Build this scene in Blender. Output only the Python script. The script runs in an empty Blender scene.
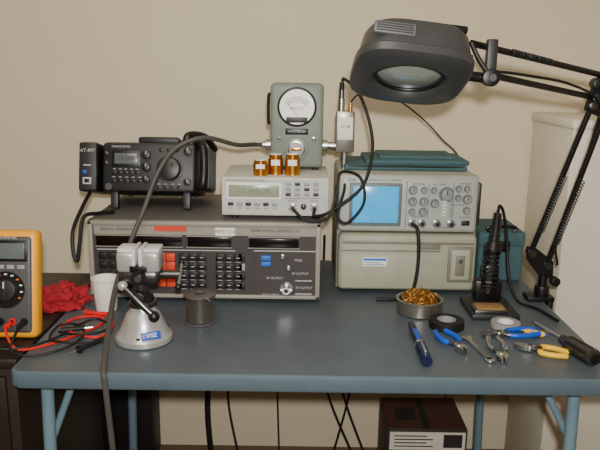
import bpy, bmesh, math, random
from mathutils import Matrix, Vector
from mathutils import noise as mn
random.seed(4)
R=math.radians
def T(x,y,z): return Matrix.Translation((x,y,z))
def Rx(a): return Matrix.Rotation(R(a),4,'X')
def Ry(a): return Matrix.Rotation(R(a),4,'Y')
def Rz(a): return Matrix.Rotation(R(a),4,'Z')
def lin(c):
    c=c/255.0
    return c/12.92 if c<=0.04045 else ((c+0.055)/1.055)**2.4
_m={}
def mat(name,rgb,rough=0.5,metal=0.0,noise=0.06,scale=30,bump=0.0,emit=0.0,trans=0.0):
    if name in _m: return _m[name]
    m=bpy.data.materials.new(name); m.use_nodes=True
    nt=m.node_tree; p=nt.nodes['Principled BSDF']
    col=[lin(v) for v in rgb]
    p.inputs['Roughness'].default_value=rough
    p.inputs['Metallic'].default_value=metal
    tc=nt.nodes.new('ShaderNodeTexCoord'); nz=nt.nodes.new('ShaderNodeTexNoise')
    nz.inputs['Scale'].default_value=scale; nz.inputs['Detail'].default_value=4
    nt.links.new(tc.outputs['Object'],nz.inputs['Vector'])
    cr=nt.nodes.new('ShaderNodeValToRGB')
    cr.color_ramp.elements[0].position=0.3; cr.color_ramp.elements[1].position=0.7
    cr.color_ramp.elements[0].color=[c*(1-noise) for c in col]+[1]
    cr.color_ramp.elements[1].color=[min(1,c*(1+noise)) for c in col]+[1]
    nt.links.new(nz.outputs['Fac'],cr.inputs['Fac'])
    nt.links.new(cr.outputs['Color'],p.inputs['Base Color'])
    if bump>0:
        b=nt.nodes.new('ShaderNodeBump'); b.inputs['Strength'].default_value=bump; b.inputs['Distance'].default_value=0.003
        nt.links.new(nz.outputs['Fac'],b.inputs['Height']); nt.links.new(b.outputs['Normal'],p.inputs['Normal'])
    if emit>0:
        nt.links.new(cr.outputs['Color'],p.inputs['Emission Color']); p.inputs['Emission Strength'].default_value=emit
    if trans>0: p.inputs['Transmission Weight'].default_value=trans
    _m[name]=m; return m

# ---------- materials ----------
WALL=mat('wall_paint',(216,204,178),0.85,noise=0.015,scale=3,bump=0.02)
CEIL=mat('ceiling_paint',(225,220,208),0.9,noise=0.01)
FLOOR=mat('carpet_brown',(110,88,68),0.95,noise=0.2,scale=120,bump=0.3)
TABLE=mat('table_vinyl',(78,87,93),0.42,noise=0.08,scale=18,bump=0.03)
TBEDGE=mat('table_edge_metal',(82,98,107),0.38,noise=0.04)
LEG=mat('leg_blue_steel',(104,132,144),0.4,noise=0.04)
BLACK=mat('black_plastic',(12,12,13),0.42)
RUB=mat('black_rubber',(10,10,11),0.6)
DK=mat('dark_grey_plastic',(33,33,35),0.48)
LAMPG=mat('lamp_grey_plastic',(54,55,56),0.40)
LAMPL=mat('lamp_label_grey',(92,94,95),0.5)
STEEL=mat('steel',(190,190,190),0.28,1.0)
STEELD=mat('steel_dark',(110,110,112),0.35,1.0)
BRASS=mat('brass',(216,152,62),0.28,1.0)
WHITE=mat('white_plastic',(228,226,218),0.5,noise=0.02)
PRINT=mat('white_print',(180,180,176),0.6,noise=0.0)
PRINTD=mat('dark_print',(50,52,55),0.6,noise=0.0)
PRINTL=mat('lcd_print',(104,110,98),0.5,noise=0.0)
GENF=mat('generator_frame',(142,137,126),0.45)
GENP=mat('generator_panel',(56,50,49),0.5)
GENT=mat('generator_cover',(92,89,84),0.55)
GENS=mat('generator_side',(48,44,41),0.6)
WINDOW=mat('display_window_dark',(18,12,13),0.2)
REDB=mat('key_red',(206,62,36),0.5)
KEYD=mat('key_dark',(17,17,19),0.5)
BLUEB=mat('key_blue',(30,104,196),0.5)
CNT=mat('counter_case',(192,190,180),0.5)
CNTF=mat('counter_face',(182,184,178),0.5)
LCD=mat('lcd_green_grey',(140,150,128),0.25)
LCDD=mat('lcd_unlit',(92,100,98),0.25)
KEYL=mat('key_light_grey',(140,142,141),0.5)
WM=mat('wattmeter_enamel',(120,131,120),0.42,noise=0.08,scale=60,bump=0.05)
FACE=mat('meter_face_white',(238,236,226),0.35,noise=0.0)
SC=mat('scope_case',(166,168,156),0.5)
SCF=mat('scope_face',(172,178,172),0.5)
SCG=mat('scope_bezel_grey',(104,113,114),0.5)
COVER=mat('scope_cover_beige',(160,160,140),0.5)
COVERD=mat('scope_cover_dark',(116,116,100),0.5)  # darker beige for the cover's rim, groove lines and latch
CRT=mat('crt_blue',(50,158,214),0.2,noise=0.04,emit=0.55)
CRTL=mat('crt_trace',(80,180,225),0.3,noise=0,emit=0.55)
TEAL=mat('teal_fabric',(62,94,100),0.8,noise=0.12,scale=90,bump=0.15)
YEL=mat('holster_yellow',(236,160,10),0.5)
DMMF=mat('meter_panel_grey',(70,70,69),0.5)
REDC=mat('red_cloth',(160,22,38),0.9,noise=0.25,scale=60,bump=0.3)
REDW=mat('red_wire',(206,24,22),0.45)
CAB=mat('grey_cable',(66,64,60),0.55)
SILV=mat('vise_silver_paint',(182,182,180),0.32,0.5,noise=0.04)
JAW=mat('vise_jaw_nylon',(200,200,196),0.5)
LABB=mat('label_blue',(24,76,180),0.4)
SOLD=mat('solder_wire',(150,147,143),0.32,0.9)
SOLDD=mat('spool_flange_grey',(96,93,90),0.4,0.3)
TIN=mat('tin_metal',(160,156,146),0.35,0.9)
WOOL=mat('brass_wool',(166,118,54),0.42,0.85)
BLUEH=mat('handle_blue',(12,82,196),0.38)
YELH=mat('handle_yellow',(236,186,24),0.4)
MARK=mat('marker_navy',(16,24,56),0.35)
CLEAR=mat('handle_smoky',(46,43,42),0.2)
BROWN=mat('cabinet_dark_wood',(34,23,19),0.5,noise=0.25,scale=8)
TRUNK=mat('trunk_black',(20,17,17),0.6)
CARD=mat('carton_dark_print',(38,33,33),0.6)
CARDT=mat('carton_brown_print',(74,46,40),0.6)
CARDW=mat('carton_white_print',(206,200,190),0.6)
SPONGE=mat('sponge_tan',(140,108,66),0.9,noise=0.2,scale=100,bump=0.3)
WCAB=mat('white_cabinet_paint',(222,215,198),0.6,noise=0.01)
LENS=mat('lens_glass',(150,158,150),0.08,noise=0.02)
ORANGE=mat('orange_accent',(224,104,28),0.5)

# ---------- mesh builder ----------
class B:
    def __init__(s): s.bm=bmesh.new(); s.mats=[]
    def add(s,t,m,M=None):
        if m not in s.mats: s.mats.append(m)
        i=s.mats.index(m)
        if M is not None: bmesh.ops.transform(t,matrix=M,verts=t.verts)
        for f in t.faces: f.material_index=i; f.smooth=True
        me=bpy.data.meshes.new('tmp'); t.to_mesh(me); t.free()
        s.bm.from_mesh(me); bpy.data.meshes.remove(me)
    def box(s,x0,x1,y0,y1,z0,z1,m,bev=0.0,M=None,seg=2):
        t=bmesh.new(); bmesh.ops.create_cube(t,size=1)
        bmesh.ops.transform(t,matrix=T((x0+x1)/2,(y0+y1)/2,(z0+z1)/2)@Matrix.Diagonal((x1-x0,y1-y0,z1-z0,1)),verts=t.verts)
        if bev>0: bmesh.ops.bevel(t,geom=t.edges[:],offset=bev,segments=seg,affect='EDGES',profile=0.5)
        s.add(t,m,M)
    def cyl(s,p,r,h,m,ax='Z',r2=None,seg=28,bev=0.0,M=None):
        t=bmesh.new(); bmesh.ops.create_cone(t,cap_ends=True,segments=seg,radius1=r,radius2=r if r2 is None else r2,depth=h)
        if bev>0:
            e=[e for e in t.edges if abs(e.verts[0].co.z-e.verts[1].co.z)<1e-6 and len(e.link_faces)==2]
            bmesh.ops.bevel(t,geom=e,offset=bev,segments=2,affect='EDGES',profile=0.5)
        rot=Matrix.Identity(4)
        if ax=='Y': rot=Rx(90)
        if ax=='X': rot=Ry(90)
        X=T(*p)@rot
        if M is not None: X=M@X
        s.add(t,m,X)
    def sph(s,p,r,m,sc=(1,1,1),M=None):
        t=bmesh.new(); bmesh.ops.create_uvsphere(t,u_segments=24,v_segments=14,radius=r)
        X=T(*p)@Matrix.Diagonal((*sc,1))
        if M is not None: X=M@X
        s.add(t,m,X)
    def rings(s,rs,m,M=None,close=False,cap0=False,cap1=False):
        t=bmesh.new(); V=[[t.verts.new(c) for c in r] for r in rs]; n=len(rs[0])
        k=len(V)
        for a in range(k if close else k-1):
            A=V[a]; Bv=V[(a+1)%k]
            for i in range(n): t.faces.new((A[i],A[(i+1)%n],Bv[(i+1)%n],Bv[i]))
        if cap0: t.faces.new(V[0][::-1])
        if cap1: t.faces.new(V[-1])
        bmesh.ops.recalc_face_normals(t,faces=t.faces[:])
        s.add(t,m,M)
    def lathe(s,prof,m,M=None,seg=40,cap0=True,cap1=True):
        rs=[[(r*math.cos(2*math.pi*i/seg),r*math.sin(2*math.pi*i/seg),z) for i in range(seg)] for r,z in prof]
        s.rings(rs,m,M,False,cap0,cap1)
    def torus(s,Rr,r,m,M=None,seg=36,k=10):
        rs=[]
        for a in range(seg):
            A=2*math.pi*a/seg
            rs.append([((Rr+r*math.cos(2*math.pi*j/k))*math.cos(A),(Rr+r*math.cos(2*math.pi*j/k))*math.sin(A),r*math.sin(2*math.pi*j/k)) for j in range(k)])
        s.rings(rs,m,M,True)
    def tube(s,pts,r,m,M=None,sub=7,k=8,sm=True,r2=None):
        P=[Vector(p) for p in pts]
        if sm and len(P)>2:
            Q=[P[0]*2-P[1]]+P+[P[-1]*2-P[-2]]; o=[]
            for i in range(1,len(Q)-2):
                a,b,c,d=Q[i-1],Q[i],Q[i+1],Q[i+2]
                for j in range(sub):
                    t=j/sub
                    o.append(0.5*((2*b)+(c-a)*t+(2*a-5*b+4*c-d)*t*t+(3*b-a-3*c+d)*t**3))
            o.append(P[-1]); P=o
        rs=[]; N=None
        for i,p in enumerate(P):
            tg=(P[min(i+1,len(P)-1)]-P[max(i-1,0)]).normalized()
            if N is None:
                N=tg.cross(Vector((0,0,1)))
                if N.length<0.01: N=tg.cross(Vector((0,1,0)))
            N=(N-tg*N.dot(tg)).normalized(); Bn=tg.cross(N)
            rr=r if r2 is None else r+(r2-r)*i/(len(P)-1)
            rs.append([tuple(p+(N*math.cos(2*math.pi*j/k)+Bn*math.sin(2*math.pi*j/k))*rr) for j in range(k)])
        s.rings(rs,m,M,False,True,True)
    def prism(s,pts,z0,z1,m,M=None,bev=0.0):
        t=bmesh.new(); v=[t.verts.new((x,y,z0)) for x,y in pts]; f=t.faces.new(v)
        e=bmesh.ops.extrude_face_region(t,geom=[f])
        bmesh.ops.translate(t,vec=(0,0,z1-z0),verts=[g for g in e['geom'] if isinstance(g,bmesh.types.BMVert)])
        bmesh.ops.recalc_face_normals(t,faces=t.faces[:])
        if bev>0: bmesh.ops.bevel(t,geom=t.edges[:],offset=bev,segments=2,affect='EDGES')
        s.add(t,m,M)
    def text(s,txt,size,x,y,z,m,M=None,flat=False,align='CENTER'):
        cu=bpy.data.curves.new('t','FONT'); cu.body=txt; cu.size=size; cu.align_x=align; cu.align_y='CENTER'; cu.extrude=0.0003
        ob=bpy.data.objects.new('t',cu); bpy.context.scene.collection.objects.link(ob)
        bpy.context.view_layer.update()
        me=bpy.data.meshes.new_from_object(ob.evaluated_get(bpy.context.evaluated_depsgraph_get()))
        t=bmesh.new(); t.from_mesh(me)
        bpy.data.objects.remove(ob); bpy.data.meshes.remove(me); bpy.data.curves.remove(cu)
        X=T(x,y,z)
        if not flat: X=X@Rx(90)
        if M is not None: X=M@X
        s.add(t,m,X)
    def knob(s,x,y,z,r,h,m,ptr=None,M=None):
        s.cyl((x,y-h/2,z),r,h,m,'Y',bev=min(r,h)*0.18,seg=24,M=M)
        if ptr: s.box(x-r*0.1,x+r*0.1,y-h-0.0006,y-h+0.001,z,z+r*0.85,ptr,M=M)
    def bnc(s,x,y,z,r=0.007,l=0.018,M=None):
        s.cyl((x,y-0.002,z),r*1.4,0.004,STEEL,'Y',seg=6,M=M)
        s.cyl((x,y-l/2,z),r,l,STEEL,'Y',M=M); s.cyl((x,y-l,z),r*0.55,0.001,BLACK,'Y',M=M)
        s.cyl((x,y-l*0.7,z),r*0.25,r*2.7,STEEL,'X',seg=8,M=M)
    def done(s,name,M=None,ang=32):
        co=[v.co for v in s.bm.verts]
        c=Vector(((min(v.x for v in co)+max(v.x for v in co))/2,(min(v.y for v in co)+max(v.y for v in co))/2,min(v.z for v in co)))
        bmesh.ops.translate(s.bm,vec=-c,verts=s.bm.verts)
        me=bpy.data.meshes.new(name); s.bm.to_mesh(me); s.bm.free()
        for m in s.mats: me.materials.append(m)
        me.set_sharp_from_angle(angle=R(ang))
        ob=bpy.data.objects.new(name,me); bpy.context.scene.collection.objects.link(ob)
        ob.matrix_world=(M if M is not None else Matrix.Identity(4))@Matrix.Translation(c)
        return ob

TZ=0.74
XZ=Matrix(((1,0,0,0),(0,0,-1,0),(0,1,0,0),(0,0,0,1)))
# ---------- room ----------
def slab(n,a,m):
    b=B(); b.box(*a,m); b.done(n)
slab('floor',(-1.9,2.0,-3.1,1.05,-0.1,0.0),FLOOR)
slab('ceiling',(-1.9,2.0,-3.1,1.05,2.5,2.6),CEIL)
slab('wall_back',(-1.9,2.0,0.95,1.05,0,2.5),WALL)
slab('wall_left',(-2.0,-1.9,-3.1,1.05,0,2.5),WALL)
slab('wall_right',(2.0,2.1,-3.1,1.05,0,2.5),WALL)
slab('wall_front',(-1.9,2.0,-3.2,-3.1,0,2.5),WALL)

# ---------- folding table ----------
b=B()
x0,x1,y0,y1=-0.568,0.642,-0.03,0.80
def rrect(x0,x1,y0,y1,r,n=6):
    o=[]
    for cx,cy,a0 in ((x1-r,y1-r,0),(x0+r,y1-r,90),(x0+r,y0+r,180),(x1-r,y0+r,270)):
        for i in range(n+1):
            a=R(a0+90*i/n); o.append((cx+r*math.cos(a),cy+r*math.sin(a)))
    return o
b.prism(rrect(x0+0.006,x1-0.006,y0+0.006,y1-0.006,0.02),TZ-0.02,TZ,TABLE)
def off(d,z): return [(x,y,z) for x,y in rrect(x0+d,x1-d,y0+d,y1-d,0.025)]
b.rings([off(0.008,TZ-0.001),off(0.005,TZ+0.0005),off(0.001,TZ-0.002),off(0,TZ-0.006),off(0,TZ-0.030),off(0.002,TZ-0.034),off(0.012,TZ-0.034),off(0.012,TZ-0.015)],TBEDGE)
for yy in (0.04,0.73):
    b.tube([(x0+0.05,yy,TZ-0.04),(x0+0.035,yy,0.01)],0.013,LEG,sm=False,k=14)
    b.tube([(x1-0.07,yy,TZ-0.04),(x1-0.055,yy,0.01)],0.013,LEG,sm=False,k=14)
    b.tube([(x0+0.105,yy+0.02,TZ-0.04),(x0+0.035,yy+0.02,TZ-0.22)],0.008,LEG,sm=False,k=12)
    b.tube([(x1-0.135,yy+0.02,TZ-0.04),(x1-0.05,yy+0.02,TZ-0.20)],0.008,LEG,sm=False,k=12)
    b.box(x0+0.03,x0+0.12,yy-0.02,yy+0.035,TZ-0.045,TZ-0.018,LEG,0.004)
    b.box(x1-0.15,x1-0.04,yy-0.02,yy+0.035,TZ-0.045,TZ-0.018,LEG,0.004)
for xx in (x0+0.037,x1-0.057):
    b.tube([(xx,0.04,0.12),(xx,0.73,0.12)],0.009,LEG,sm=False,k=12)
b.done('folding_table')

# ---------- signal generator ----------
def gen():
    b=B(); W,H,D=0.58,0.199,0.375
    b.box(0,W,0.012,D,0,H,GENT,0.004)
    b.box(-0.001,0.001,0.02,D-0.01,0.01,H-0.01,GENS); b.box(W-0.001,W+0.001,0.02,D-0.01,0.01,H-0.01,GENS)
    b.box(0,W,-0.006,0.02,H-0.012,H,GENF,0.003); b.box(0,W,-0.006,0.02,0,0.010,GENF,0.003)
    b.box(0,0.012,-0.006,0.02,0,H,GENF,0.003); b.box(W-0.012,W,-0.006,0.02,0,H,GENF,0.003)
    b.box(0.01,W-0.01,0,0.014,0.008,H-0.01,GENP)
    def P(px0,px1,py0,py1,m,d=0.002,bev=0.0):
        k=W/234.0; z=H/80.0
        b.box((px0-88)*k,(px1-88)*k,-d,0.002,(303-py1)*z,(303-py0)*z,m,bev)
    def pt(px,py): return ((px-88)*W/234.0,(303-py)*H/80.0)
    P(94,318,227,237,GENF,0.001)
    P(96,182,238,249,WINDOW,0.003,0.001); P(188,232,239,249,WINDOW,0.003,0.001); P(250,300,240,249,WINDOW,0.003,0.001)
    for a,c in ((95,183),(187,233),(249,301)): 
        P(a,c,237.4,238.4,GENF,0.004); P(a,c,249.2,250,GENF,0.004)
    P(155,187,226.5,233,REDB,0.0035)
    P(216,236,229,237,WHITE,0.004)
    x,z=pt(226,233); b.text('MFD 114',0.013,x,-0.0045,z,PRINTD)
    x,z=pt(120,232); b.text('SIGNAL GENERATOR',0.010,x,-0.0015,z,PRINTD)
    x,z=pt(276,231.5); b.text('3000B SIGNAL GENERATOR',0.010,x,-0.0015,z,PRINTD)
    for r in range(4):
        for c in range(2): P(157+c*9.5,165.5+c*9.5,256+r*9,264+r*9,REDB,0.006,0.001)
    for r in range(4):
        for c in range(7):
            if c in (3,): continue
            P(179.4+c*9.2,188+c*9.2,256+r*9.6,263.6+r*9.6,KEYD,0.006,0.001)
            P(181+c*9.2,186+c*9.2,264.5+r*9.6,265.1+r*9.6,PRINT,0.0008)
            P(182+c*9.2,185.5+c*9.2,259.5+r*9.6,260.2+r*9.6,PRINT,0.0063)
    for r in range(4):
        for c in range(5): P(98+c*9,105.5+c*9,256+r*9.6,263+r*9.6,KEYD,0.006,0.001)
    P(246,256,256,296,GENP,0.003); 
    for r in range(4): P(239,246,256+r*10,263+r*10,KEYL if r==1 else KEYD,0.006,0.001)
    P(262,272,257,262,BLUEB,0.006,0.001); P(262,272,263.5,268,BLUEB,0.006,0.001)
    for px,py in ((284,257),(290,269)):
        x,z=pt(px,py); b.knob(x,0,z,0.006,0.014,STEEL)
    x,z=pt(288,291); b.cyl((x,-0.002,z),0.017,0.004,STEELD,'Y'); b.bnc(x,-0.002,z,0.010,0.026)
    for px0,py in ((276,281),(300,262),(302,276),(272,299),(306,291)):
        x,z=pt(px0,py); b.text('RF OUTPUT' if py>270 else 'MOD',0.008,x,-0.0006,z,PRINT)
    P(297,314,283,284,PRINT,0.0008);P(297,314,297,298,PRINT,0.0008)
    P(255,318,252,253,PRINT,0.0008);P(96,236,252.5,253.3,PRINT,0.0008)
    for x in (0.04,W-0.04):
        for y in (0.04,D-0.04): b.cyl((x,y,-0.006),0.012,0.012,RUB)
    return b.done('signal_generator',T(-0.528,0.39,TZ+0.0128))
gen()
GT=0.9518
# ---------- frequency counter ----------
b=B(); W,H,D=0.268,0.098,0.22
b.box(0,W,0.006,D,0,H,CNT,0.006)
b.box(0,W,0,0.012,0.0,H,CNT,0.004)
b.box(0.006,W-0.006,-0.001,0.004,0.006,H-0.006,CNTF)
b.box(0.012,0.150,-0.003,0.004,0.042,0.084,WHITE,0.001)
b.box(0.018,0.144,-0.004,0.004,0.048,0.078,LCD,0.001)
b.text('12.345678',0.019,0.082,-0.0045,0.063,PRINTL)
b.text('MULTIFUNCTION COUNTER',0.0075,0.06,-0.0015,0.089,PRINTD)
for i in range(6): b.box(0.016+i*0.022,0.030+i*0.022,-0.005,0.003,0.026,0.034,KEYL if i%2 else KEYD,0.001)
for i in range(6): b.text('kHz',0.006,0.023+i*0.022,-0.0015,0.019,PRINTD)
for r in range(3):
    for c in range(4): b.box(0.160+c*0.023,0.173+c*0.023,-0.005,0.003,0.052+r*0.013,0.060+r*0.013,KEYL if (r+c)%3 else DK,0.001)
b.box(0.158,0.250,-0.0015,0.003,0.045,0.046,PRINTD)
b.bnc(0.178,-0.001,0.024,0.008); b.bnc(0.232,-0.001,0.024,0.008)
b.knob(0.205,-0.001,0.026,0.007,0.01,DK,PRINT); b.text('INPUT A',0.006,0.178,-0.0015,0.039,PRINTD); b.text('INPUT B',0.006,0.232,-0.0015,0.039,PRINTD)
for x in (0.03,W-0.03):
    for y in (0.03,D-0.03): b.cyl((x,y,-0.005),0.009,0.012,RUB)
b.done('frequency_counter',T(-0.197,0.415,GT+0.0112))
CT=GT+0.0112+H
# ---------- wattmeter ----------
b=B(); W,H,D=0.139,0.226,0.09
b.box(-W/2,W/2,0,D,0.006,H,WM,0.011,seg=3)
b.box(-W/2+0.008,W/2-0.008,-0.0015,0.003,0.014,H-0.008,WM,0.0015)
zc=H-0.060
b.cyl((0,-0.006,zc),0.051,0.014,BLACK,'Y',bev=0.003,seg=40); b.cyl((0,-0.0135,zc),0.045,0.002,FACE,'Y',seg=40)
def arc(b,cx,cz,y,r,a0,a1,w,m,n=18):
    rs=[]
    for i in range(n+1):
        a=R(a0+(a1-a0)*i/n); c,s_=math.cos(a),math.sin(a)
        rs.append([(cx+c*(r-w),y,cz+s_*(r-w)),(cx+c*(r+w),y,cz+s_*(r+w)),(cx+c*(r+w),y+0.0005,cz+s_*(r+w)),(cx+c*(r-w),y+0.0005,cz+s_*(r-w))])
    b.rings(rs,m,None,False,True,True)
for r in (0.040,0.034,0.029): arc(b,0,zc-0.014,-0.0152,r,40,140,0.0005,PRINTD)
for i in range(11):
    b.box(-0.0004,0.0004,-0.0005,0,0.029,0.041,PRINTD,M=T(0,-0.015,zc-0.014)@Ry(90-(40+10*i)))
b.box(-0.0006,0.0006,-0.0005,0,0.0,0.04,PRINTD,M=T(0,-0.0155,zc-0.02)@Ry(-40))
b.text('WATTS',0.011,0,-0.0152,zc-0.004,PRINTD)
b.box(-0.028,0.028,-0.0165,-0.012,zc-0.040,zc-0.026,DK,0.001)
b.box(-0.03,0.03,-0.004,0,H-0.132,H-0.116,BLACK,0.001); b.text('WATTMETER',0.008,0,-0.0045,H-0.124,PRINT)
b.cyl((0,-0.006,0.058),0.030,0.012,WM,'Y',bev=0.002); b.cyl((0,-0.012,0.058),0.023,0.012,STEEL,'Y',bev=0.002)
b.cyl((0,-0.019,0.058),0.018,0.006,STEELD,'Y'); b.box(-0.014,0.014,-0.026,-0.02,0.054,0.062,BRASS,0.001)
b.knob(0.045,-0.002,0.085,0.005,0.008,STEEL); b.knob(-0.045,-0.002,0.085,0.004,0.006,STEELD)
for sx in (-1,1):
    b.cyl((sx*(W/2+0.006),0.04,0.062),0.016,0.014,STEEL,'X'); b.cyl((sx*(W/2+0.014),0.04,0.062),0.010,0.016,STEEL,'X')
b.tube([(-W/2,0.03,H-0.03),(-W/2-0.006,0.03,H-0.035),(-W/2-0.006,0.03,H-0.10),(-W/2,0.03,H-0.105)],0.004,BLACK)
for x in (-0.05,0.05):
    for y in (0.015,D-0.015): b.cyl((x,y,0.004),0.008,0.0078,RUB)
b.done('rf_wattmeter',T(-0.012,0.54,CT+0.0005))
# attenuator / coupler
b=B()
b.cyl((0.0865,0.58,CT+0.062),0.012,0.016,STEEL,'X')
b.box(0.092,0.142,0.565,0.60,CT+0.045,CT+0.155,TIN,0.004); b.box(0.097,0.137,0.5635,0.566,CT+0.08,CT+0.14,WHITE,0.0005)
b.text('30 dB',0.011,0.117,0.563,CT+0.115,PRINTD)
b.cyl((0.106,0.582,CT+0.170),0.009,0.035,STEEL); b.cyl((0.106,0.582,CT+0.195),0.007,0.03,STEELD); b.cyl((0.106,0.582,CT+0.215),0.0065,0.03,RUB)
b.cyl((0.130,0.582,CT+0.165),0.006,0.022,BRASS)
b.cyl((0.117,0.582,CT+0.022),0.009,0.046,STEEL)
b.done('inline_attenuator')
# plug-in elements
for i,(x,y,h) in enumerate(((-0.101,0.448,0.038),(-0.064,0.470,0.050),(-0.021,0.462,0.052))):
    b=B(); r=0.019
    b.lathe([(r,0),(r,h*0.3),(r*1.04,h*0.32),(r*1.04,h*0.42),(r,h*0.44),(r,h*0.8),(r*0.86,h*0.82),(r*0.86,h),(r*0.7,h)],BRASS)
    b.cyl((0,0,h+0.0006),r*0.8,0.002,FACE); b.box(-0.011,0.011,-r*1.0-0.0008,-r+0.003,h*0.48,h*0.76,FACE)
    b.done('wattmeter_element',T(x,y,CT+0.0005))

# ---------- radio transceiver ----------
MR=T(-0.014,0.70,GT+0.005)@Rx(-13)
b=B(); xl,xr,H=-0.508,-0.262,0.133
b.box(xl,xr,-0.19,0.0,0,H,BLACK,0.008)
b.box(xl+0.002,xr-0.002,-0.205,-0.185,0.002,H-0.003,DK,0.008)
for i in range(9): b.box(xl+0.03+i*0.02,xl+0.04+i*0.02,-0.16,-0.02,H-0.001,H+0.003,DK)
yf=-0.205
b.box(xl+0.026,xl+0.102,yf-0.003,yf+0.002,0.066,0.110,BLACK,0.002); b.box(xl+0.034,xl+0.094,yf-0.004,yf,0.074,0.102,LCDD,0.001)
b.text('14.200',0.016,xl+0.064,yf-0.0045,0.088,PRINTD)
b.knob(xl+0.178,yf,0.062,0.031,0.022,BLACK); b.torus(0.033,0.0022,STEELD,T(xl+0.178,yf-0.001,0.062)@Rx(90)); b.torus(0.0285,0.0012,DK,T(xl+0.178,yf-0.021,0.062)@Rx(90)); b.knob(xl+0.190,yf-0.022,0.072,0.006,0.001,DK)
for (x,z,r) in ((0.118,0.098,0.011),(0.118,0.066,0.011),(0.226,0.108,0.010),(0.226,0.028,0.009),(0.118,0.034,0.009)):
    b.torus(r*1.15,0.0009,STEELD,T(xl+x,yf-0.0005,z)@Rx(90)); b.knob(xl+x,yf,z,r,0.014,BLACK,PRINT)
b.knob(xl+0.014,yf,0.1,0.006,0.008,BLACK,PRINT); b.knob(xl+0.014,yf,0.075,0.006,0.008,BLACK,PRINT)
for i in range(5):
    b.box(xl+0.028+i*0.015,xl+0.039+i*0.015,yf-0.004,yf,0.048,0.056,BLACK,0.001); b.box(xl+0.03+i*0.015,xl+0.037+i*0.015,yf-0.0008,yf,0.0595,0.061,PRINT)
    b.box(xl+0.026+i*0.017,xl+0.038+i*0.017,yf-0.004,yf,0.026,0.034,BLACK,0.001); b.box(xl+0.028+i*0.017,xl+0.036+i*0.017,yf-0.0008,yf,0.0385,0.0400,PRINT)
b.cyl((xl+0.02,yf-0.002,0.014),0.009,0.006,STEELD,'Y')
for i in range(4): b.box(xl+0.145+i*0.018,xl+0.157+i*0.018,yf-0.004,yf,0.010,0.018,BLACK,0.001); b.box(xl+0.147+i*0.018,xl+0.155+i*0.018,yf-0.0008,yf,0.0215,0.023,PRINT)
for i in range(3): b.box(xl+0.15+i*0.02,xl+0.163+i*0.02,yf-0.004,yf,0.108,0.116,BLACK,0.001)
b.text('TRANSCEIVER',0.008,xl+0.05,yf-0.001,0.119,PRINT)
b.box(xl+0.085,xr-0.05,-0.17,-0.06,H,H+0.018,DK,0.007)
b.tube([(xr-0.002,-0.19,0.015),(xr+0.020,-0.215,0.02),(xr+0.024,-0.215,0.07),(xr+0.018,-0.21,0.125),(xr-0.004,-0.18,0.130)],0.011,BLACK,k=12)
b.tube([(xr-0.03,-0.19,H-0.003),(xr-0.02,-0.19,H+0.02),(xr+0.015,-0.14,H+0.022),(xr+0.030,-0.05,H)],0.010,BLACK,k=12)
b.box(xr-0.002,xr+0.026,-0.18,-0.01,0.01,H-0.005,BLACK,0.006)
for i in range(6): b.box(xr+0.024,xr+0.032,-0.17+i*0.026,-0.158+i*0.026,0.015,H-0.01,DK,0.001)
for x in (xl+0.02,xr-0.035): 
    b.box(x,x+0.02,-0.19,-0.17,-0.042,0.004,DK,0.003)
    b.cyl((x+0.01,-0.02,-0.001),0.008,0.006,RUB)
b.done('radio_transceiver',MR)
b=B()
b.box(-0.562,-0.514,-0.225,-0.02,0.0,0.128,BLACK,0.006); b.box(-0.560,-0.516,-0.229,-0.222,0.003,0.125,DK,0.002)
b.text('AT-897',0.0125,-0.538,-0.2305,0.105,PRINT); b.box(-0.550,-0.540,-0.232,-0.228,0.045,0.055,LABB,0.001)
b.box(-0.549,-0.527,-0.232,-0.228,0.018,0.036,PRINT,0.0005); b.box(-0.545,-0.531,-0.2325,-0.228,0.022,0.032,BLACK,0.0005)
b.box(-0.548,-0.528,-0.231,-0.228,0.066,0.069,PRINT)
b.done('antenna_tuner',MR)
b=B(); b.tube([(-0.552,0.50,1.0),(-0.556,0.45,0.975),(-0.558,0.37,0.93),(-0.552,0.345,0.88),(-0.542,0.340,0.86),(-0.536,0.345,0.90),(-0.530,0.370,0.962),(-0.51,0.42,0.962),(-0.48,0.46,0.958)],0.005,RUB); b.done('power_cord')

# ---------- scopes ----------
def knobs(b,lst,y):
    for x,z,r in lst:
        b.cyl((x,y-0.0006,z),r*1.35,0.0012,SCG,'Y',seg=24); b.knob(x,y,z,r,0.012,KEYL,PRINTD)
b=B(); W,H,D=0.368,0.162,0.29
b.box(0,W,0.01,D,0,H,COVER,0.010,seg=3)
b.box(0.002,W-0.002,-0.030,0.02,0.004,H-0.004,COVER,0.014,seg=3)
b.box(-0.002,W+0.002,0.008,0.020,0,H,COVERD,0.003)
b.box(0.012,W-0.10,-0.0315,-0.028,H-0.050,H-0.046,COVERD,0.001)
b.box(0.012,W-0.012,-0.034,-0.028,H-0.024,H-0.016,COVER,0.002)
b.box(0.012,W-0.012,-0.0315,-0.028,H-0.030,H-0.025,COVERD,0.001)
b.box(0.010,W-0.085,-0.033,-0.028,0.012,H-0.056,COVER,0.002)
b.box(0.066,0.130,-0.0345,-0.032,0.072,0.096,WHITE,0.0005); b.box(0.068,0.128,-0.0352,-0.033,0.088,0.094,BLUEB,0.0003); b.box(0.070,0.124,-0.0350,-0.033,0.077,0.0785,BLUEB); b.box(0.070,0.112,-0.0350,-0.033,0.082,0.0835,BLUEB)
b.box(W-0.078,W-0.012,-0.033,-0.028,0.030,0.128,COVERD,0.003); b.box(W-0.070,W-0.020,-0.036,-0.029,0.038,0.120,COVER,0.003)
b.box(W-0.058,W-0.034,-0.040,-0.034,0.05,0.105,COVERD,0.003); b.cyl((W-0.046,-0.038,0.09),0.006,0.008,STEEL,'Y')
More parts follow.
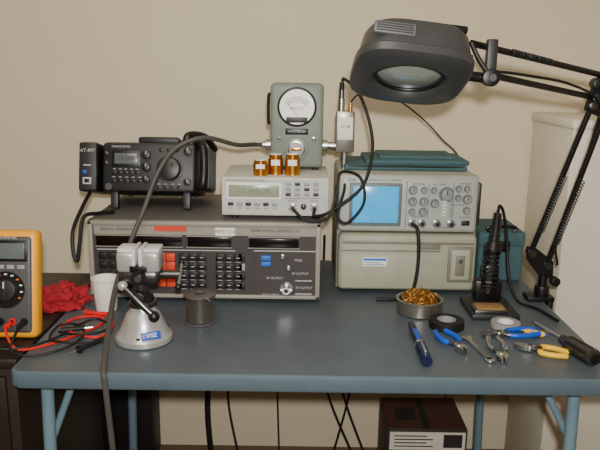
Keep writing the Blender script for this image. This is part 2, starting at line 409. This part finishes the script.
b.box(W-0.16,W-0.10,-0.035,-0.031,H-0.042,H-0.030,COVERD,0.001)
for x in (0.04,W-0.04):
    for y in (0.03,D-0.04): b.cyl((x,y,-0.003),0.012,0.0076,RUB)
b.done('covered_oscilloscope',T(0.100,0.500,TZ+0.0075))
SZ=TZ+0.0075+H+0.0005
b=B(); H=0.152; W=0.360
b.box(0,W,0.01,D,0,H,SC,0.010,seg=3)
b.box(-0.001,W+0.001,-0.012,0.016,0,H,SC,0.009,seg=3)
b.box(0.010,W-0.010,-0.0135,-0.008,0.008,H-0.010,SCF,0.002)
yf=-0.0135
b.box(0.026,0.162,yf-0.004,yf+0.002,0.016,H-0.022,SCG,0.003)
b.box(0.033,0.155,yf-0.005,yf,0.024,H-0.029,CRT,0.004)
for i in range(1,8): b.box(0.034+i*0.0152,0.0343+i*0.0152,yf-0.0053,yf,0.028,H-0.031,CRTL)
for i in range(1,6): b.box(0.035,0.153,yf-0.0053,yf,0.024+i*0.0162,0.0243+i*0.0162,CRTL)
b.text('2246',0.011,0.02,yf-0.0006,H-0.015,PRINTD,align='LEFT'); b.text('100 MHz OSCILLOSCOPE',0.008,0.115,yf-0.0006,H-0.015,PRINTD)
knobs(b,[(0.190,0.112,0.009),(0.190,0.082,0.009),(0.219,0.112,0.007),(0.219,0.082,0.009),(0.245,0.112,0.007),(0.277,0.102,0.015),(0.308,0.117,0.007),(0.330,0.117,0.007),(0.308,0.093,0.007),(0.332,0.090,0.010),(0.332,0.06,0.008),(0.219,0.055,0.009),(0.248,0.078,0.009),(0.190,0.055,0.007)],yf)
for x in (0.190,0.216,0.255,0.292): b.bnc(x,yf,0.026,0.008)
for r in range(5):
    for c in range(2): b.box(0.268+c*0.018,0.279+c*0.018,yf-0.004,yf,0.045+r*0.009,0.050+r*0.009,KEYL if c else WHITE,0.0008)
b.box(0.294,0.296,yf-0.0008,yf,0.015,0.135,SCG); b.box(0.173,0.175,yf-0.0008,yf,0.015,0.135,SCG); b.box(0.231,0.2325,yf-0.0008,yf,0.04,0.128,SCG)
for x,z in ((0.205,0.128),(0.257,0.128),(0.325,0.131),(0.205,0.042),(0.277,0.014),(0.33,0.042),(0.312,0.075)): b.text('VOLTS/DIV',0.0065,x,yf-0.0006,z,PRINTD)
b.box(0.320,0.342,yf-0.002,yf,0.020,0.034,DK,0.001)
b.box(W,W+0.010,-0.005,0.05,0.02,H-0.02,DK,0.004); b.box(-0.008,0,0.01,0.05,0.04,H-0.04,DK,0.003)
b.done('oscilloscope',T(0.101,0.492,SZ))
ST=SZ+H
b=B()
b.box(0.0,0.33,0,0.20,0,0.014,TEAL,0.006,seg=3); b.box(0.06,0.34,0.02,0.20,0.012,0.026,TEAL,0.006,seg=3); b.box(0.10,0.31,0.05,0.19,0.024,0.034,TEAL,0.005,seg=3)
b.tube([(0.01,0.003,0.010),(0.16,-0.001,0.012),(0.32,0.003,0.010)],0.0025,BLACK)
b.done('accessory_pouch',T(0.115,0.545,ST+0.0005))
b=B()
b.box(0.505,0.632,0.60,0.78,TZ+0.001,0.875,TEAL,0.008,seg=3); b.box(0.503,0.634,0.596,0.784,0.845,0.885,TEAL,0.006,seg=3)
b.box(0.55,0.59,0.590,0.60,0.83,0.86,BLACK,0.002); b.tube([(0.53,0.60,0.885),(0.53,0.60,0.90),(0.60,0.60,0.90),(0.60,0.60,0.885)],0.005,BLACK)
b.done('instrument_case')

# ---------- magnifier lamp ----------
b=B(); MH=T(0.207,0.095,1.303)@Ry(6)@Rx(-25)@Matrix.Diagonal((0.96,1,1,1))
def se(rx,ry,n,z,k=56,dy=0):
    o=[]
    for i in range(k):
        a=2*math.pi*i/k; c,s_=math.cos(a),math.sin(a)
        o.append((rx*math.copysign(abs(c)**(2/n),c),dy+ry*math.copysign(abs(s_)**(2/n),s_),z))
    return o
b.rings([se(0.066,0.066,2,0.020),se(0.074,0.074,2,0.002),se(0.080,0.080,2,-0.003),se(0.106,0.106,3.4,0.0),se(0.116,0.115,3.8,0.006),se(0.117,0.116,3.8,0.020),se(0.112,0.113,3.8,0.023),se(0.104,0.108,3.8,0.064),se(0.097,0.101,3.6,0.075),se(0.080,0.082,2.4,0.078),se(0.070,0.070,2,0.074),se(0.064,0.064,2,0.03)],LAMPG,MH,True)
b.lathe([(0.0005,0.014),(0.03,0.015),(0.05,0.018),(0.067,0.022),(0.067,0.026),(0.05,0.030),(0.0005,0.032)],LENS,MH)
b.torus(0.068,0.004,BLACK,MH@T(0,0,0.013))
b.box(-0.092,-0.014,-0.114,-0.104,0.036,0.059,LAMPL,0.002,M=MH)
for i in range(4): b.box(-0.088,-0.018,-0.1155,-0.112,0.0395+i*0.0048,0.0415+i*0.0048,LAMPG,M=MH)
for i in range(6): b.box(-0.05+i*0.018,-0.040+i*0.018,0.05,0.085,0.074,0.0790,BLACK,M=MH)
b.box(0.040,0.092,-0.085,-0.04,0.072,0.085,BLACK,0.003,M=MH)
b.box(0.104,0.122,-0.03,0.03,0.012,0.060,LAMPG,0.005,M=MH)
b.tube([(0.310,0.09,1.317),(0.352,0.095,1.312)],0.010,BLACK,sm=False,k=14)
b.cyl((0.362,0.085,1.313),0.017,0.024,BLACK,'Y',bev=0.003); b.cyl((0.362,0.070,1.313),0.007,0.010,STEELD,'Y')
b.box(0.355,0.375,0.090,0.110,1.305,1.385,DK,0.003)
A1,A2=(0.325,0.10,1.377),(0.695,0.345,1.318); C1,C2=(0.365,0.10,1.318),(0.678,0.345,1.268)
b.tube([A1,A2],0.0068,BLACK,sm=False,k=12); b.tube([C1,C2],0.0068,BLACK,sm=False,k=12)
b.tube([(0.362,0.078,1.313),(0.340,0.09,1.345),(0.325,0.10,1.377)],0.005,BLACK)
b.prism([(0.655,1.24),(0.69,1.225),(0.72,1.25),(0.715,1.335),(0.69,1.34),(0.665,1.285)],-0.006,0.006,BLACK,M=T(0,0.345,0)@XZ,bev=0.002)
for x,z in ((0.695,1.318),(0.678,1.268),(0.672,1.25),(0.705,1.235)): b.cyl((x,0.345,z),0.010,0.03,STEELD,'Y',bev=0.002)
b.cyl((0.708,0.335,1.29),0.018,0.03,BLACK,'Y',bev=0.003); b.cyl((0.675,0.335,1.30),0.014,0.03,BLACK,'Y',bev=0.003)
L1,L2=(0.672,0.345,1.25),(0.600,0.45,0.868); K1,K2=(0.705,0.345,1.235),(0.645,0.45,0.835)
b.tube([L1,L2],0.0070,BLACK,sm=False,k=12); b.tube([K1,K2],0.0070,BLACK,sm=False,k=12)
def spring(b,p,q,r,n,w,m):
    p,q=Vector(p),Vector(q); d=(q-p); u=d.normalized(); a=u.cross(Vector((0,1,0))).normalized(); c=u.cross(a)
    b.tube([tuple(p+d*(i/(n*8))+(a*math.cos(i*math.pi/4)+c*math.sin(i*math.pi/4))*r) for i in range(n*8+1)],w,m,sub=1,k=5)
spring(b,(0.652,0.42,0.90),(0.682,0.375,1.07),0.007,22,0.0014,DK)
spring(b,(0.612,0.425,0.93),(0.640,0.38,1.08),0.007,20,0.0014,DK)
spring(b,(0.42,0.155,1.363),(0.53,0.23,1.345),0.006,18,0.0014,DK)
b.tube([(0.375,0.105,1.325),(0.45,0.15,1.318),(0.58,0.25,1.30),(0.68,0.33,1.26),(0.69,0.36,1.18),(0.675,0.40,1.04),(0.66,0.44,0.90),(0.68,0.47,0.83)],0.003,RUB)
b.prism([(0.588,0.885),(0.612,0.880),(0.660,0.845),(0.662,0.80),(0.630,0.80),(0.590,0.85)],-0.006,0.006,BLACK,M=T(0,0.45,0)@XZ,bev=0.002)
for x,z in ((0.600,0.868),(0.645,0.835)): b.cyl((x,0.45,z),0.010,0.03,STEELD,'Y')
b.cyl((0.638,0.45,0.785),0.012,0.05,BLACK); b.cyl((0.638,0.45,0.765),0.019,0.03,BLACK,bev=0.003)
b.box(0.595,0.665,0.425,0.475,TZ+0.001,TZ+0.014,BLACK,0.003); b.box(0.651,0.665,0.43,0.47,TZ-0.075,TZ+0.01,BLACK,0.003)
b.box(0.60,0.662,0.43,0.47,TZ-0.085,TZ-0.072,BLACK,0.003); b.cyl((0.625,0.45,TZ-0.075),0.006,0.075,STEELD); b.cyl((0.625,0.45,TZ-0.117),0.014,0.012,BLACK)
b.knob(0.658,0.43,0.80,0.012,0.02,BLACK)
b.done('magnifier_lamp')

# ---------- solder station stand ----------
b=B()
b.box(0.416,0.532,0.285,0.425,TZ+0.001,TZ+0.016,DK,0.004)
b.box(0.424,0.504,0.291,0.345,TZ+0.014,TZ+0.024,STEELD,0.002); b.box(0.430,0.498,0.296,0.340,TZ+0.02,TZ+0.028,SPONGE,0.002)
b.box(0.445,0.515,0.385,0.42,TZ+0.014,TZ+0.07,BLACK,0.008); b.box(0.462,0.500,0.37,0.41,TZ+0.06,TZ+0.115,BLACK,0.008)
spring(b,(0.466,0.345,0.80),(0.487,0.40,0.885),0.018,9,0.0026,BLACK)
b.tube([(0.4895,0.404,0.895),(0.463,0.338,0.79)],0.004,STEELD,sm=False)
b.tube([(0.486,0.398,0.880),(0.490,0.408,0.90)],0.021,BLACK,sm=False,k=18)
b.tube([(0.490,0.408,0.895),(0.497,0.425,0.93),(0.505,0.445,0.970)],0.013,BLACK,k=16,r2=0.010)
b.torus(0.013,0.002,DK,T(0.492,0.412,0.905)@Rx(-25)); b.torus(0.0125,0.002,DK,T(0.495,0.42,0.92)@Rx(-25))
b.tube([(0.505,0.445,0.970),(0.512,0.46,0.988),(0.53,0.48,0.965),(0.548,0.49,0.89),(0.555,0.47,0.80),(0.565,0.42,0.747),(0.60,0.36,0.745),(0.62,0.28,0.745)],0.004,RUB)
b.done('soldering_iron_stand')
# tip cleaner
b=B()
b.lathe([(0.052,0),(0.056,0.003),(0.056,0.030),(0.058,0.032),(0.058,0.036),(0.053,0.037),(0.050,0.034),(0.050,0.004)],TIN,cap1=True)
for i in range(150):
    a=random.uniform(0,2*math.pi); q=0.040*math.sqrt(random.random()); c=Vector((q*math.cos(a),q*math.sin(a),0.032+0.022*(1-(q/0.044)**2)*random.uniform(0.6,1.1)))
    rr=random.uniform(0.004,0.008); e=Matrix.Rotation(random.uniform(0,3),4,'X')@Matrix.Rotation(random.uniform(0,6),4,'Z')
    pts=[tuple(c+e@Vector((rr*math.cos(t*0.8),rr*math.sin(t*0.8),t*0.0008))) for t in range(11)]
    b.tube(pts,0.0008,WOOL,sub=2,k=4)
b.sph((0,0,0.026),0.044,WOOL,(1,1,0.42))
b.done('tip_cleaner',T(0.298,0.340,TZ+0.001))
# tape rolls
def tape(name,x,y,ro,ri,h,m,mc):
    b=B()
    def c(r,z): return [(r*math.cos(2*math.pi*i/40),r*math.sin(2*math.pi*i/40),z) for i in range(40)]
    b.rings([c(ro-0.001,0),c(ro,0.001),c(ro,h-0.001),c(ro-0.001,h),c(ri+0.002,h),c(ri+0.002,0)],m,None,True)
    b.rings([c(ri+0.0025,0),c(ri+0.0025,h+0.0004),c(ri,h+0.0004),c(ri,0)],mc,None,True)
    return b.done(name,T(x,y,TZ+0.001))
tape('electrical_tape_roll',0.345,0.242,0.041,0.019,0.019,RUB,KEYL)
tape('electrical_tape_roll',0.484,0.245,0.034,0.017,0.014,KEYL,WHITE)

# ---------- vise ----------
b=B()
b.lathe([(0.059,0),(0.062,0.003),(0.062,0.013),(0.058,0.019),(0.052,0.025),(0.044,0.045),(0.036,0.062),(0.028,0.072),(0.026,0.080),(0.020,0.083)],SILV)
MV=T(0.026,-0.048,0.0285)@Rz(28)@Rx(-22)
b.box(-0.020,0.020,-0.003,0.006,-0.008,0.008,LABB,0.0005,M=MV); b.text('VISE',0.013,0,-0.0036,0.0,FACE,M=MV)
for a in (30,150,270): b.cyl((0.053*math.cos(R(a)),0.053*math.sin(R(a)),0.018),0.005,0.012,STEELD,seg=6)
b.sph((0,0,0.092),0.025,BLACK); b.cyl((0,0,0.086),0.030,0.014,STEELD,bev=0.003)
b.cyl((-0.003,0,0.118),0.016,0.03,STEELD)
b.tube([(-0.032,-0.03,0.130),(0.0,-0.045,0.105),(0.032,-0.05,0.075)],0.0075,STEELD,k=12); b.sph((0.034,-0.05,0.072),0.012,BLACK)
b.cyl((0.0,-0.036,0.108),0.015,0.022,BLACK,'Y',bev=0.002); b.sph((-0.034,-0.03,0.132),0.011,SILV)
b.box(-0.046,0.042,-0.026,0.028,0.130,0.166,STEELD,0.012,seg=3)
b.box(-0.047,-0.008,-0.030,0.028,0.160,0.205,SILV,0.008,seg=3); b.box(0.004,0.044,-0.030,0.028,0.160,0.205,SILV,0.008,seg=3)
b.box(-0.013,-0.005,-0.033,0.031,0.176,0.213,JAW,0.002); b.box(0.001,0.009,-0.033,0.031,0.176,0.213,JAW,0.002)
b.box(-0.046,-0.014,-0.024,0.024,0.203,0.212,JAW,0.004); b.box(0.010,0.044,-0.024,0.024,0.203,0.212,JAW,0.004)
b.cyl((0.0,-0.029,0.150),0.016,0.010,BLACK,'Y'); b.cyl((0.0,-0.036,0.150),0.007,0.006,STEEL,'Y')
b.box(-0.018,0.018,-0.032,-0.02,0.163,0.176,BLACK,0.001)
b.cyl((0.062,0,0.150),0.008,0.04,STEELD,'X'); b.tube([(0.082,-0.025,0.130),(0.082,0.025,0.170)],0.004,STEEL,sm=False); b.sph((0.082,-0.025,0.130),0.007,BLACK); b.sph((0.082,0.025,0.170),0.007,BLACK)
b.done('bench_vise',T(-0.338,0.142,TZ+0.001))
# solder spool
b=B()
b.lathe([(0.036,0),(0.038,0.001),(0.038,0.004),(0.030,0.0045)],SOLDD)
b.lathe([(0.030,0.0045)]+[(0.0325 if i%2 else 0.0305,0.005+i*0.0013) for i in range(46)]+[(0.030,0.0655)],SOLD)
b.lathe([(0.030,0.0655),(0.038,0.066),(0.038,0.070),(0.036,0.071),(0.013,0.071),(0.012,0.060),(0.001,0.060)],SOLDD)
b.tube([(0.033,-0.005,0.04),(0.038,-0.02,0.05),(0.030,-0.036,0.062),(0.02,-0.039,0.074)],0.0012,SOLD)
b.done('solder_spool',T(-0.232,0.255,TZ+0.001))
# cup
b=B()
b.lathe([(0.024,0),(0.025,0.002),(0.032,0.078),(0.034,0.080),(0.034,0.083),(0.031,0.083),(0.024,0.006),(0.001,0.005)],WHITE)
b.done('foam_cup',T(-0.472,0.325,TZ+0.001))
# multimeter
b=B(); MM=T(-0.630,0.125,TZ+0.006)@Rx(-10)
b.box(-0.064,0.064,-0.002,0.040,0,0.235,YEL,0.013,seg=3)
b.box(-0.054,0.054,-0.006,0.01,0.012,0.223,DMMF,0.008,seg=3)
b.box(-0.046,0.046,-0.0085,-0.003,0.168,0.214,BLACK,0.003); b.box(-0.040,0.040,-0.0095,-0.004,0.174,0.208,LCDD,0.001)
for i in range(4): b.box(-0.042+i*0.022,-0.026+i*0.022,-0.009,-0.004,0.152,0.161,KEYL if i else YEL,0.001)
b.cyl((0,-0.007,0.107),0.040,0.004,BLACK,'Y'); b.cyl((0,-0.011,0.107),0.023,0.012,DK,'Y',bev=0.002); b.box(-0.0045,0.0045,-0.021,-0.012,0.086,0.129,DK,0.001)
b.box(-0.001,0.001,-0.0216,-0.020,0.112,0.126,FACE)
for i in range(11):
    a=R(-30+i*24); b.box(-0.003,0.003,-0.0095,-0.006,-0.0015,0.0015,FACE if i%3 else ORANGE,M=T(0.034*math.cos(a),0,0.107+0.034*math.sin(a)))
for i,m in enumerate((REDW,BLACK,REDW,BLACK)):
    b.cyl((-0.038+i*0.0255,-0.007,0.038),0.008,0.005,m,'Y'); b.cyl((-0.038+i*0.0255,-0.010,0.038),0.004,0.003,BLACK,'Y')
b.text('MULTIMETER',0.008,0,-0.0065,0.219,PRINT)
b.done('multimeter',MM)
z=TZ+0.0045
def lead(name,m,pts,probe):
    b=B(); b.tube(pts,0.0028,m)
    p,q=Vector(probe[0]),Vector(probe[1]); u=(q-p)
    b.tube([tuple(p),tuple(p+u*0.1),tuple(p+u*0.7)],0.0065,m,r2=0.005,k=12); b.tube([tuple(p+u*0.68),tuple(p+u*0.74)],0.009,m,sm=False,k=14); b.tube([tuple(p+u*0.7),tuple(q)],0.0013,STEEL,sm=False)
    b.cyl((pts[0][0],pts[0][1]+0.002,pts[0][2]),0.006,0.018,m,'Y')
    b.done(name)
lead('test_lead',REDW,[(-0.6175,0.103,0.784),(-0.612,0.078,0.780),(-0.585,0.06,z+0.006),(-0.54,0.09,z),(-0.49,0.155,z),(-0.455,0.22,z),(-0.47,0.265,z),(-0.52,0.26,z),(-0.540,0.21,z),(-0.51,0.16,z+0.006),(-0.45,0.14,z),(-0.425,0.17,z),(-0.43,0.23,z),(-0.455,0.275,z)],((-0.455,0.275,z+0.003),(-0.53,0.29,z+0.003)))
lead('test_lead',RUB,[(-0.592,0.103,0.784),(-0.592,0.075,0.775),(-0.590,0.045,z+0.008),(-0.55,0.04,z),(-0.50,0.07,z),(-0.47,0.12,z+0.006),(-0.49,0.19,z+0.006),(-0.54,0.20,z+0.006),(-0.545,0.14,z),(-0.51,0.10,z+0.006),(-0.45,0.11,z),(-0.418,0.12,z)],((-0.425,0.125,z+0.003),(-0.47,0.045,z+0.003)))
lead('test_lead',RUB,[(-0.643,0.103,0.784),(-0.64,0.075,0.775),(-0.62,0.05,z+0.012),(-0.575,0.065,z+0.006),(-0.525,0.12,z+0.006),(-0.50,0.20,z+0.006),(-0.47,0.235,z+0.006),(-0.43,0.20,z+0.006),(-0.44,0.155,z+0.006),(-0.49,0.135,z+0.010),(-0.53,0.155,z+0.006)],((-0.525,0.155,z+0.010),(-0.46,0.175,z+0.010)))
# red cloth
b=B(); t=bmesh.new(); bmesh.ops.create_uvsphere(t,u_segments=64,v_segments=32,radius=1)
for v in t.verts:
    n=mn.noise(v.co*2.2+Vector((3,1,7))); n2=mn.noise(v.co*6.0)
    k=1+0.35*n+0.2*n2; v.co=Vector((v.co.x*0.068*k,v.co.y*0.075*k,max(0,(v.co.z*0.040*k+0.006))))
b.add(t,REDC); b.done('red_cloth',T(-0.600,0.37,TZ+0.001))

# ---------- marker and tools ----------
b=B()
b.tube([(0.0,-0.105,0.012),(0.0,-0.02,0.012)],0.0115,MARK,sm=False,k=20); b.tube([(0.0,-0.02,0.012),(0.0,0.095,0.012)],0.0095,MARK,sm=False,k=20,r2=0.008)
b.tube([(0,-0.022,0.012),(0,-0.016,0.012)],0.0122,STEEL,sm=False,k=20); b.tube([(0,0.094,0.012),(0,0.104,0.012)],0.007,BLACK,sm=False,k=16)
b.box(-0.003,0.003,-0.09,-0.03,0.023,0.027,STEEL,0.001); b.box(-0.0045,0.0045,-0.01,0.05,0.0198,0.0212,BLUEH)
b.done('marker_pen',T(0.260,0.125,TZ+0.0005)@Rz(0))
def pliers(name,x,y,ang,hm,L=0.075,jl=0.04,op=9,hr=0.006,jw=0.009,curve=0.016,zz=0.0):
    b=B(); b.cyl((0,0,0.008),0.011,0.012,STEEL,bev=0.0015); b.cyl((0,0,0.0145),0.004,0.003,STEELD)
    for s in (-1,1):
        o=s*op
        b.prism([(0,0),(0.004,s*jw),(jl*0.5,s*jw*0.9),(jl,s*0.002),(jl,0)] if s>0 else [(0,0),(jl,0),(jl,s*0.002),(jl*0.5,s*jw*0.9),(0.004,s*jw)],0.003,0.013,STEEL,M=Rz(o*0.5),bev=0.0006)
        P=[(-0.004,s*-0.004,0.008),(-0.018,s*0.008,0.008),(-L*0.45,s*curve*1.15,0.008),(-L*0.8,s*curve*1.2,0.008),(-L-0.012,s*curve*0.8,0.008)]
        b.tube(P[:3],0.005,STEELD,k=10)
        b.tube([(-0.022,s*0.011,0.008)]+P[2:],hr,hm,k=12); b.sph(P[-1],hr,hm)
    return b.done(name,T(x,y,TZ+0.0005+zz)@Rz(ang))
pliers('diagonal_cutters',0.345,0.110,-75,BLUEH,L=0.075,jl=0.03,jw=0.011)
pliers('needle_nose_pliers',0.452,0.185,190,BLUEH,L=0.080,jl=0.045,jw=0.008)
pliers('crimping_pliers',0.424,0.070,-95,STEEL,L=0.075,jl=0.032,jw=0.012,curve=0.013)
pliers('wire_strippers',0.496,0.108,155,YELH,L=0.062,jl=0.033,jw=0.010)
b=B(); b.prism([(-0.06,-0.006),(0.045,-0.005),(0.058,-0.014),(0.072,-0.010),(0.062,0),(0.072,0.010),(0.058,0.014),(0.045,0.005),(-0.06,0.006)],0,0.005,STEEL,bev=0.001)
b.cyl((-0.06,0,0.0025),0.011,0.005,STEEL,bev=0.001); b.done('open_end_wrench',T(0.386,0.11,TZ+0.001)@Rz(100))
def driver(name,x,y,ang,hm,hl,hr,sl,sr,cm):
    b=B(); M=Ry(90); z=hr
    prof=[(hr*0.6,0),(hr*0.95,0.004),(hr,0.012),(hr*0.92,hl*0.5),(hr,hl*0.75),(hr*0.65,hl*0.9),(hr*0.6,hl)]
    b.lathe(prof,hm,T(0,0,z)@M,seg=12); b.cyl((-0.001,0,z),hr*0.6,0.006,cm,'X')
    for i in range(6):
        a=i*math.pi/3; b.box(0.010,hl*0.75,-hr*0.16,hr*0.16,hr*0.86,hr*1.0,cm,0.0005,M=T(0,0,z)@Matrix.Rotation(a,4,'X'))
    b.tube([(hl-0.004,0,z),(hl+sl,0,z)],sr,STEEL,sm=False,k=12); b.box(hl+sl-0.002,hl+sl+0.008,-sr*1.2,sr*1.2,z-0.001,z+0.001,STEEL)
    b.done(name,T(x,y,TZ+0.0005)@Rz(ang))
driver('screwdriver',0.603,0.030,106,CLEAR,0.105,0.019,0.10,0.004,BLACK)
driver('screwdriver',0.556,0.185,150,YELH,0.045,0.007,0.030,0.0025,BLUEH)

# ---------- cables ----------
def cable(name,pts,r,m): b=B(); b.tube(pts,r,m,k=10); b.done(name)
cable('coaxial_cable',[(-0.106,0.58,CT+0.062),(-0.13,0.565,1.125),(-0.168,0.50,1.131),(-0.241,0.44,1.154),(-0.309,0.42,1.129),(-0.351,0.40,1.07),(-0.381,0.372,0.986),(-0.410,0.335,0.908),(-0.418,0.22,0.833),(-0.402,0.10,0.785),(-0.378,-0.03,0.752),(-0.371,-0.048,0.72),(-0.362,-0.05,0.58),(-0.35,-0.04,0.3),(-0.34,-0.02,0.02)],0.0060,CAB)
cable('test_cable',[(0.106,0.582,CT+0.231),(0.112,0.575,1.299),(0.144,0.50,1.267),(0.1725,0.46,1.187),(0.1766,0.43,1.116),(0.153,0.40,1.045),(0.098,0.39,0.997),(0.06,0.385,0.975),(0.035,0.370,0.975),(0.035,0.389,0.986)],0.0042,RUB)
cable('test_cable',[(0.117,0.582,CT-0.002),(0.117,0.57,1.045),(0.112,0.45,1.03),(0.10,0.40,1.0),(0.095,0.39,0.965),(0.12,0.39,0.955),(0.160,0.42,1.0),(0.150,0.44,1.06),(0.10,0.42,1.075),(0.090,0.40,1.03),(0.07,0.380,0.97),(0.02,0.370,0.960),(-0.018,0.389,0.986)],0.0036,RUB)
cable('test_cable',[(0.130,0.582,CT+0.178),(0.150,0.575,1.26),(0.20,0.60,1.27),(0.28,0.66,1.235),(0.36,0.74,1.18),(0.43,0.83,1.12),(0.50,0.88,1.05),(0.52,0.90,0.9),(0.52,0.90,0.5),(0.5,0.89,0.01)],0.0024,CAB)
cable('scope_probe_cable',[(0.291,0.456,SZ+0.026),(0.300,0.43,SZ+0.018),(0.305,0.425,0.86),(0.300,0.425,0.79),(0.285,0.43,0.747),(0.24,0.42,0.745),(0.20,0.42,0.745)],0.0045,RUB)
for pts,r in (([(-0.30,0.88,0.80),(-0.29,0.90,0.5),(-0.31,0.89,0.2),(-0.30,0.88,0.012)],0.010),
              ([(-0.19,0.88,0.80),(-0.20,0.90,0.5),(-0.24,0.89,0.25),(-0.20,0.85,0.012)],0.004),
              ([(-0.07,0.88,0.80),(-0.08,0.90,0.5),(-0.07,0.89,0.25),(-0.06,0.85,0.012)],0.003),
              ([(0.05,0.88,0.80),(0.06,0.90,0.5),(0.10,0.89,0.25),(0.20,0.85,0.012)],0.004),
              ([(0.08,0.88,0.80),(0.085,0.91,0.5),(0.16,0.90,0.22),(0.24,0.86,0.012)],0.004),
              ([(0.20,0.88,0.80),(0.21,0.90,0.5),(0.18,0.89,0.25),(0.12,0.85,0.012)],0.004)):
    cable('power_cable',pts,r,RUB)

# ---------- surrounding furniture ----------
b=B()
b.box(-1.15,-0.590,0.06,0.62,0.0,TZ-0.022,BROWN,0.004); b.box(-1.16,-0.574,0.030,0.63,TZ-0.022,TZ,BROWN,0.004)
for i in range(3):
    b.box(-1.12,-0.61,0.050,0.062,0.06+i*0.215,0.26+i*0.215,BROWN,0.004); b.cyl((-0.87,0.042,0.16+i*0.215),0.012,0.02,STEELD,'Y')
b.done('dark_wood_cabinet')
b=B()
b.box(-0.68,-0.485,0.82,0.94,0.0,0.55,TRUNK,0.01); b.box(-0.683,-0.482,0.816,0.943,0.50,0.57,TRUNK,0.006); b.box(-0.60,-0.56,0.810,0.82,0.47,0.53,STEELD,0.003)
b.done('black_storage_trunk')
b=B()
b.box(0.265,0.500,0.55,0.745,0.0,0.300,CARD,0.002); b.box(0.267,0.498,0.552,0.743,0.299,0.302,CARDT); b.box(0.372,0.392,0.552,0.743,0.3015,0.303,CARD)
b.box(0.30,0.36,0.60,0.68,0.3015,0.3025,CARD); b.box(0.272,0.494,0.5485,0.551,0.235,0.292,CARDW)
for i in range(4): b.box(0.285,0.40-0.02*(i%2),0.548,0.550,0.245+i*0.011,0.2485+i*0.011,CARD)
b.box(0.43,0.485,0.548,0.550,0.243,0.285,CARD); b.box(0.28,0.485,0.5485,0.551,0.03,0.22,CARDT)
b.done('cardboard_box')
b=B()
b.box(0.737,1.30,0.60,0.93,0.0,1.19,WCAB,0.008); b.box(0.730,1.31,0.592,0.935,1.175,1.20,WCAB,0.005)
b.done('white_cabinet')

# ---------- lights ----------
def area(name,loc,tgt,size,e,col):
    l=bpy.data.lights.new(name,'AREA'); l.shape='DISK'; l.size=size; l.energy=e; l.color=col
    o=bpy.data.objects.new(name,l); bpy.context.scene.collection.objects.link(o); o.location=loc
    o.rotation_euler=(Vector(tgt)-Vector(loc)).to_track_quat('-Z','Y').to_euler()
area('camera_flash',(0.02,-1.33,1.42),(0.0,0.6,1.05),0.05,31,(1,0.965,0.91))
area('ceiling_light',(-0.3,-1.0,2.42),(0,0.3,0.8),0.9,22,(1,0.91,0.78))
w=bpy.data.worlds.new('world'); bpy.context.scene.world=w; w.use_nodes=True
w.node_tree.nodes['Background'].inputs[0].default_value=(0.9,0.9,0.95,1); w.node_tree.nodes['Background'].inputs[1].default_value=0.3

cam=bpy.data.cameras.new('camera'); co=bpy.data.objects.new('camera',cam); bpy.context.scene.collection.objects.link(co)
cam.sensor_width=36; cam.lens=680/600*36; cam.clip_start=0.02
co.matrix_world=T(0,-1.255,1.326)@Rx(77)@Rz(0.8)
bpy.context.scene.camera=co
